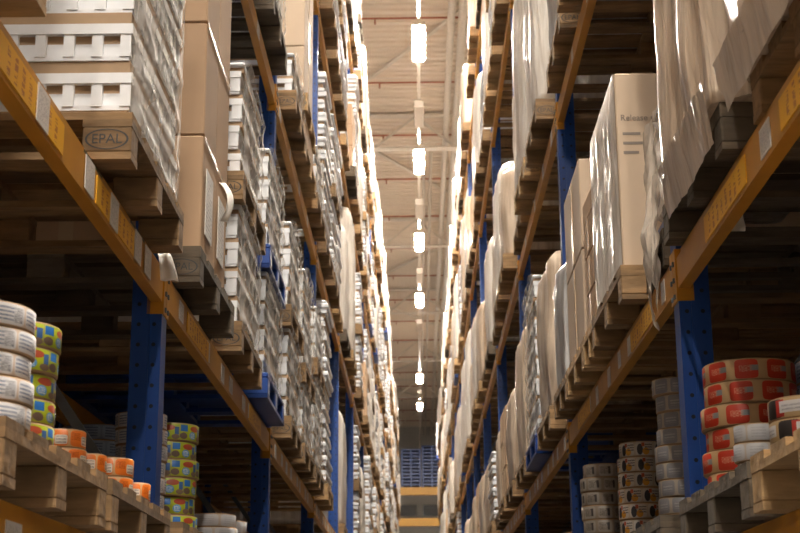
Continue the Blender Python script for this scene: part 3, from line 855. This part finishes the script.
# ---- generic slots ---------------------------------------------------------------
HAND = {(-1, 1): (-1, 0, 1), (-1, 2): (0, 1), (1, 1): (-1, 0, 1)}
rg = random.Random(99)
for sd in (-1, 1):
    for lv in (1, 2, 3, 4):
        for k in range(-1, NB):
            if k in HAND.get((sd, lv), ()): continue
            if k == -1 and lv > 2: continue
            for j in range(3):
                y = Y0[sd] + BAY * k + .22 + j * 1.2 + rg.uniform(-.03, .03)
                px, py, d = proj(sd * XO, y + .5, DECK[sd][lv])
                kind = rg.choices(['tray', 'wrap_white', 'wrap_beige', 'carton', 'wrap_grey'], [10, 4, 1, 1.5, .6] if sd < 0 else [2, 7, 5 if lv == 1 else 3, 2, .6])[0]
                if rg.random() < .04 and k > 3: continue
                if sd < 0 and lv == 1 and (k, j) in ((2, 1), (2, 2), (3, 1), (3, 2), (4, 2)): continue
                low = sd > 0 and lv == 1 and 2 <= k <= 6
                if low: kind = ('wrap_beige', 'wrap_beige', 'carton', 'wrap_beige', 'tray')[(k * 3 + j) % 5]
                sw = slot_words(sd, lv, k, j)
                z = DECK[sd][lv]; x = sd * (XO + rg.uniform(-.03, .05)); blue = (k > 4 and rg.random() < .06)
                cx = x + sd * .6
                hmax = (LEV[sd][lv + 1] - LEV[sd][lv] - BH - .1) if lv < 4 else 2.0
                def unit(kind, z, room, word):
                    pallet(sd, x, y, z, f'{word}, {sw}', 'blue' if blue else None)
                    if kind == 'tray':
                        c = [t for t in FART if t[1] < room - PH]
                        if not c: return PH
                        me, h = c[rg.randrange(len(c))] if room > 1.2 else c[-1]
                        o = link('tray_stack', me, None, (cx, y + .5, z + PH), rg.choice((0, PI)) + rg.uniform(-.012, .012)); tag(o, f'white {word}, {sw}', 'tray stack', 'film-wrapped stacks of white trays')
                        return h + PH
                    if kind == 'carton':
                        c = [t for t in CART if t[1] < room - PH]
                        if not c: return PH
                        me, h = rg.choice(c)
                        o = link('carton_stack', me, None, (cx, y + .5, z + PH), 0, (1 if sd > 0 else -1, 1, 1)); tag(o, f'cardboard {word}, {sw}', 'carton stack', 'carton stacks')
                        return h + PH
                    c = [t for (mm, q), t in WRAPS.items() if mm == kind and t[1] < room - PH + .05]
                    if not c: return PH
                    me, h = rg.choice(c)
                    o = link('wrapped_load', me, None, (cx, y + .5, z + PH + .001), rg.choice((0, PI)), (1, 1, 1)); tag(o, f'{WNAME[kind]} {word}, {sw}', 'wrapped load', 'wrapped loads')
                    return h + PH
                wd_ = {'tray': 'tray stack', 'carton': 'carton stack'}.get(kind, 'wrapped load')
                if kind == 'tray' and not low and rg.random() < .45:
                    h = unit('tray', z, 1.15, 'lower ' + wd_); unit('tray', z + h, 1.15, 'upper ' + wd_)
                else: unit(kind, z, 1.1 if low else hmax, wd_)

# ---- the rack rows behind, dim -----------------------------------------------------
for sd in (-1, 1):
    for lv in (0, 1, 2):
        for k in range(-1, 4):
            for j in range(3):
                y = Y0[sd] + BAY * k + .22 + j * 1.2
                sw = slot_words(sd, lv, k, j).replace('rack', 'rear rack'); z = DECK[sd][lv]
                pallet(sd, sd * 2.22, y, z, f'goods, {sw}')
                kk = ('wrap_brown', 0) if lv == 0 else rg.choice((('wrap_brown', 1), ('wrap_grey', 0), ('wrap_beige', 1)))
                me, h = WRAPS[kk]
                tag(link('wrapped_load', me, None, (sd * 2.82, y + .5, z + PH), 0, (1, 1, .8 if lv == 0 else 1)), f'dim {WNAME[kk[0]]} wrapped goods, {sw}', 'wrapped load', 'wrapped loads in the rear racks')

# ---- label rolls on the lowest level ------------------------------------------------
def roll_mesh(r, h, mname):
    mb = MB(); k = mb.m(PRINT[mname]); kc = mb.m('core'); n = 40; rc = r * .30; b = min(.004, h * .06)
    prof = [(rc, .0), (r - b, 0), (r, b), (r, h - b), (r - b, h), (rc, h)]
    for t, (rr, z) in enumerate(prof):
        for j in range(n): mb.v.append((rr * math.cos(2 * PI * j / n), rr * math.sin(2 * PI * j / n), z))
    for t in range(5):
        for j in range(n):
            A = t * n + j; j2 = (j + 1) % n; B = t * n + j2
            v0 = [0, 0, .05, .95, 1, 1][t]; v1 = [0, .0, .05, .95, 1, 1][t + 1]
            if t == 2: mb.face((A, B, B + n, A + n), k, [(j / n, 0), ((j + 1) / n, 0), ((j + 1) / n, 1), (j / n, 1)], smooth=True)
            else: mb.face((A, B, B + n, A + n), kc)
    for j in range(n):
        A = j; B = (j + 1) % n; mb.face((A, A + 5 * n, B + 5 * n, B), kc)
    return mb.mesh('label_roll')
def core_mesh(r, h):
    mb = MB(); n = 24; k = mb.m('core'); R1, R2 = r * .298, r * .25
    for z in (0.001, h - .001):
        for rr in (R1, R2):
            for j in range(n): mb.v.append((rr * math.cos(2 * PI * j / n), rr * math.sin(2 * PI * j / n), z))
    for j in range(n):
        q = (j + 1) % n
        mb.face((j, q, 2 * n + q, 2 * n + j), k, smooth=True); mb.face((n + q, n + j, 3 * n + j, 3 * n + q), k, smooth=True)
        mb.face((j, n + j, n + q, q), k); mb.face((2 * n + j, 2 * n + q, 3 * n + q, 3 * n + j), k)
    return mb.mesh('core')
RM = {}
COLW = {'white': 'white text', 'lime': 'lime green', 'orange': 'orange', 'bluegrey': 'blue-grey', 'red': 'red and tan', 'pale': 'pale', 'blackred': 'black and red', 'grey': 'grey', 'amber': 'amber', 'brown': 'brown-grey'}
rl = random.Random(5)
ZD = ZC + LEV[-1][0] + BH + PH
def rolls(x, y, n, r, h, style, where, z=None, jit=.01, drift=(0, 0)):
    z = ZD if z is None else z
    key = (r, h, style)
    if key not in RM: RM[key] = (roll_mesh(r, h, style), core_mesh(r, h))
    for i in range(n):
        o = link('label_roll', RM[key][0], None, (x + rl.uniform(-jit, jit) + drift[0] * i, y + rl.uniform(-jit, jit) + drift[1] * i, z + i * (h + .0005)), rl.uniform(0, 6.28))
        link('core', RM[key][1], o)
        pos = 'single' if n == 1 else f'{ordn(i)} up of {NUM[n - 1]}'
        tag(o, f'{COLW[style]} label roll, {pos}, {where}', 'label roll', f'{COLW[style]} label rolls')
# left
rolls(-1.012, 3.19, 5, .138, .055, 'white', 'nearest stack, left picture edge', jit=.005)
rolls(-1.02, 3.53, 5, .118, .062, 'lime', 'between white rolls and orange rolls', jit=.007)
rolls(-1.06, 4.27, 3, .068, .056, 'orange', 'nearest the lime stack', jit=.003)
rolls(-1.015, 4.41, 2, .058, .058, 'orange', 'middle of the orange group', jit=.003)
rolls(-.965, 4.54, 2, .068, .060, 'orange', 'at the aisle edge', jit=.003)
rolls(-.925, 4.69, 1, .056, .062, 'orange', 'before the first left upright')
rolls(-1.42, 6.25, 7, .15, .07, 'bluegrey', 'behind the first left upright')
rolls(-1.08, 5.58, 7, .10, .062, 'white', 'right behind the first left upright', jit=.004)
rolls(-1.03, 5.92, 6, .12, .074, 'lime', 'behind the first left upright')
rolls(-1.02, 7.10, 3, .13, .065, 'pale', 'low stack, middle of left bay')
rolls(-1.30, 7.25, 4, .13, .065, 'brown', 'low stack, middle of left bay')
rolls(-1.45, 7.8, 5, .13, .065, 'brown', 'deep in the left bay')
rolls(-1.0, 7.45, 3, .12, .065, 'pale', 'beyond the low pale stack, left')
# right
rolls(1.085, 4.70, 6, .150, .072, 'red', 'stack beside the first right upright', jit=.014)
rolls(1.005, 4.26, 3, .068, .055, 'pale', 'small stack before the red rolls', jit=.005)
rolls(1.08, 3.92, 3, .12, .060, 'blackred', 'stack at the right picture edge')
rolls(1.40, 4.75, 6, .13, .075, 'bluegrey', 'behind the red rolls')
rolls(1.10, 6.00, 9, .105, .070, 'grey', 'tall stack behind first right upright')
rolls(1.09, 7.05, 7, .115, .074, 'amber', 'middle of the right bay')
rolls(1.00, 7.85, 7, .115, .074, 'brown', 'before the second right upright')
rolls(1.06, 8.28, 7, .115, .074, 'brown', 'nearest the second right upright')
rolls(1.05, 11.0, 4, .12, .07, 'orange', 'third right bay')
# pallets of the lowest level
pallet(-1, -.86, 2.98, ZC + .36, 'the nearest white and lime label rolls', 'wood')
pallet(-1, -.86, 4.04, ZC + .36, 'the orange label rolls', 'wood')
pallet(1, .86, 2.73, ZC + .36, 'the black and red label rolls', 'wood_pale')
pallet(1, .86, 3.80, ZC + .36, 'the red label rolls', 'wood_dark')
for sd in (-1, 1):
    for k in range(0, 4):
        for j in range(3):
            y = Y0[sd] + BAY * k + .22 + j * 1.2
            pallet(sd, sd * .86, y, ZC + .36, f'label rolls, {slot_words(sd, 0, k, j)}')
            if k == 0: continue
            for t in range(4):
                st = rl.choice(['grey', 'brown', 'pale', 'amber', 'white', 'orange'])
                if k > 0 and (k, j) != (1, 1) or sd < 0: rolls(sd * (1.03 + .30 * (t % 2)), y + .25 + .5 * (t // 2), rl.choice((2, 3, 4)), .12, .07, st, f'{["front left", "front right", "back left", "back right"][t]} pile, {SIDE[sd]} bay {NUM[k]}, slot {NUM[j]}')
build_pallets()

# ------------------------------------------------------------------ roof: lamps, pipes, girders
HL = 12.0; XL = .09
lamp_y = [26.75 + 7.1 * t for t in (-5, -4, -3, -2, -1, 0, 1, 2, 3, 5, 6)]
mb = MB(); mb.box(-.03, .03, -.9, .9, .10, .16, 'pipe'); mb.box(-.13, .13, -.84, .84, .05, .10, 'pipe')
for x_ in (-.13, .11): mb.box(x_, x_ + .02, -.84, .84, .02, .05, 'pipe')
for y_ in (-.84, .80): mb.box(-.11, .11, y_, y_ + .04, .02, .05, 'pipe')
HOUS = mb.mesh('housing')
mb = MB(); mb.chamfer(-.105, .105, -.78, .78, -.05, .05, .02, 'lamp'); DIFF = mb.mesh('diffuser')
mb = MB(); mb.bar((0, 0, .16), (0, 0, ROOF - HL - .0), .012, .012, 'steel'); ROD = mb.mesh('hanger')
for t, y in enumerate(lamp_y):
    r = empty('ceiling_lamp', (XL, y, ZC + HL)); tag(r, f'lit linear ceiling lamp above the aisle, {ordn(t)} along the row', 'lamp', 'ceiling lamps above the aisle')
    link('housing', HOUS, r); link('diffuser', DIFF, r)
    for yy in (-.7, .7): link('hanger', ROD, r, (0, yy, 0))
    if t < len(lamp_y) - 1:
        mb = MB(); mb.chamfer(XL - .11, XL + .11, y + 3.3, y + 4.6, ZC + HL - .06, ZC + HL + .12, .02, 'pipe')
        tag(link('power_box', mb.mesh('power_box')), f'grey power box on the lamp rail after lamp {NUM[t]}', 'power box', 'power boxes')
for sx in (-1, 1):  # unseen fill lamps, added to brighten the load fronts and the lowest goods
    for y in (-6.5,):
        r = empty('ceiling_lamp', (sx * 1.7, y, ZC + HL)); tag(r, f'lit linear ceiling lamp over the open floor behind the camera, {SIDE[sx]} one', 'lamp', 'ceiling lamps over the open floor')
        link('housing', HOUS, r); link('diffuser', DIFF, r)
        for yy in (-.7, .7): link('hanger', ROD, r, (0, yy, 0))
mb = MB(); mb.box(XL - .035, XL + .035, -12, 90, ZC + HL + .12, ZC + HL + .19, 'pipe'); tag(link('lamp_rail', mb.mesh('lamp_rail')), 'long grey power rail carrying the ceiling lamps', 'rail')
def pipe(name, x, h, r, label, y0=-12, y1=91, m='pipe'):
    mb = MB(); mb.tube([(x, y0, ZC + h), (x, y1, ZC + h)], r, m, 12)
    o = link(name, mb.mesh(name), None); tag(o, label, 'pipe', 'ceiling pipes'); return o
pipe('ceiling_pipe', .84, 14.0, .085, 'thick pale pipe along the roof, nearer the lamps')
pipe('ceiling_pipe', 1.10, 14.0, .10, 'thick pale pipe along the roof, nearer the right rack')
pipe('conduit', .24, 13.9, .045, 'thin conduit along the roof right beside the lamp rail', 38)
pipe('conduit', .44, 13.9, .045, 'thin conduit along the roof between lamp rail and pipes', 38)
for t in range(30):
    y = 11.4 + 3.83 * t
    if y > 88: break
    mb = MB(); mb.tube([(-6.9, y, ZC + 14.35), (6.9, y, ZC + 14.35)], .026, 'red_pipe', 8)
    for x in (-.9, 1.35): mb.tube([(x, y, ZC + 14.35), (x, y, ZC + 14.2)], .02, 'red_pipe', 6)
    for x in (-3, 3): mb.tube([(x, y, ZC + 14.35), (x, y, ZC + ROOF - .004)], .008, 'steel', 6)
    tag(link('sprinkler_pipe', mb.mesh('sprinkler_pipe')), f'red sprinkler pipe across the roof, {ordn(t)} from the camera', 'sprinkler pipe', 'sprinkler pipes')
gy = [37.2 + 9.6 * t for t in range(-3, 7)]
for t, y in enumerate(gy):
    r = empty('roof_girder', (0, y, ZC + 13.55)); tag(r, f'pale steel roof girder across the aisle, {ordn(t)} from the camera', 'girder', 'roof girders')
    mb = MB(); mb.box(-6.95, 6.95, -.15, .15, 0, .03, 'girder'); link('bottom_flange', mb.mesh('bottom_flange'), r)
    mb = MB(); mb.box(-6.95, 6.95, -.15, .15, .97, 1.0, 'girder'); link('top_flange', mb.mesh('top_flange'), r)
    for s in range(-6, 6):
        mb = MB(); a, b = (.04, .96) if s % 2 else (.96, .04)
        mb.bar((s * 1.15, 0, a), ((s + 1) * 1.15, 0, b), .06, .06, 'girder', (0, 1, 0)); link('web_bar', mb.mesh('web_bar'), r)
    if t < len(gy) - 2:
        mb = MB(); s = 1 if t % 2 else -1
        mb.bar((-2.6 * s, .2, .95), (2.6 * s, 9.4, .95), .10, .06, 'girder')
        tag(link('wind_brace', mb.mesh('wind_brace'), None, (0, y, ZC + 13.55)), f'slanting pale roof brace behind the {ordn(t)} girder', 'brace', 'roof braces')

# ------------------------------------------------------------------ cross rack at the far end with blue crates
YB = 80.0
def at(px, py): return at_end(px, py, YB)
for t, (ya, yb) in enumerate(((487, 495), (518, 526))):
    zt, zb = at(420, ya)[1], at(420, yb)[1]
    mb = MB(); mb.prism([(YB, zb), (YB + .2, zb), (YB + .2, zt), (YB, zt)], -3.09, 3.09, 'yellow', 'x')
    o = link('guard_rail', mb.mesh('guard_rail')); tag(o, f'yellow rail across the far end of the aisle, {["upper", "lower"][t]} one', 'rail', 'yellow rails')
for s in (-1, 1):
    mb = MB(); mb.box(s * 3.1, s * 3.3, YB, YB + .2, 0, ZC + 11, 'post'); tag(link('rail_post', mb.mesh('rail_post')), f'blue post carrying the far yellow rails, {SIDE[s]} one', 'post', 'rail posts')
def crate_mesh():
    mb = MB(); w, d, h = 1.12, .9, .19
    mb.box(-w / 2, w / 2, -d / 2, d / 2, h - .07, h, 'blue_plastic'); mb.box(-w / 2, w / 2, -d / 2, d / 2, 0, .02, 'blue_plastic')
    for x in (-.51, 0, .51): mb.box(x - .05, x + .05, -d / 2 + .04, d / 2, .02, h - .07, 'blue_plastic')
    return mb.mesh('plastic_pallet')
CR = crate_mesh(); zb = at(420, 487)[1]; zt = at(420, 447)[1]
for s, (cx, px) in enumerate(((at(411, 470)[0], 0), (at(432, 470)[0], 0))):
    n = int((zt - zb + (.2 if s else 0)) / .195)
    for c in range(n):
        tag(link('plastic_pallet', CR, None, (cx, YB + .68, zb + .001 + c * .195)), f'blue plastic pallet, {ordn(c)} from bottom, far end {["left", "right"][s]} stack', 'pallet', 'blue pallets at the far end')
mb = MB(); mb.box(-3.05, 3.05, YB + .21, YB + 1.0, zb - .04, zb, 'steel'); tag(link('shelf_deck', mb.mesh('shelf_deck')), 'grey steel shelf under the far blue pallets', 'shelf')
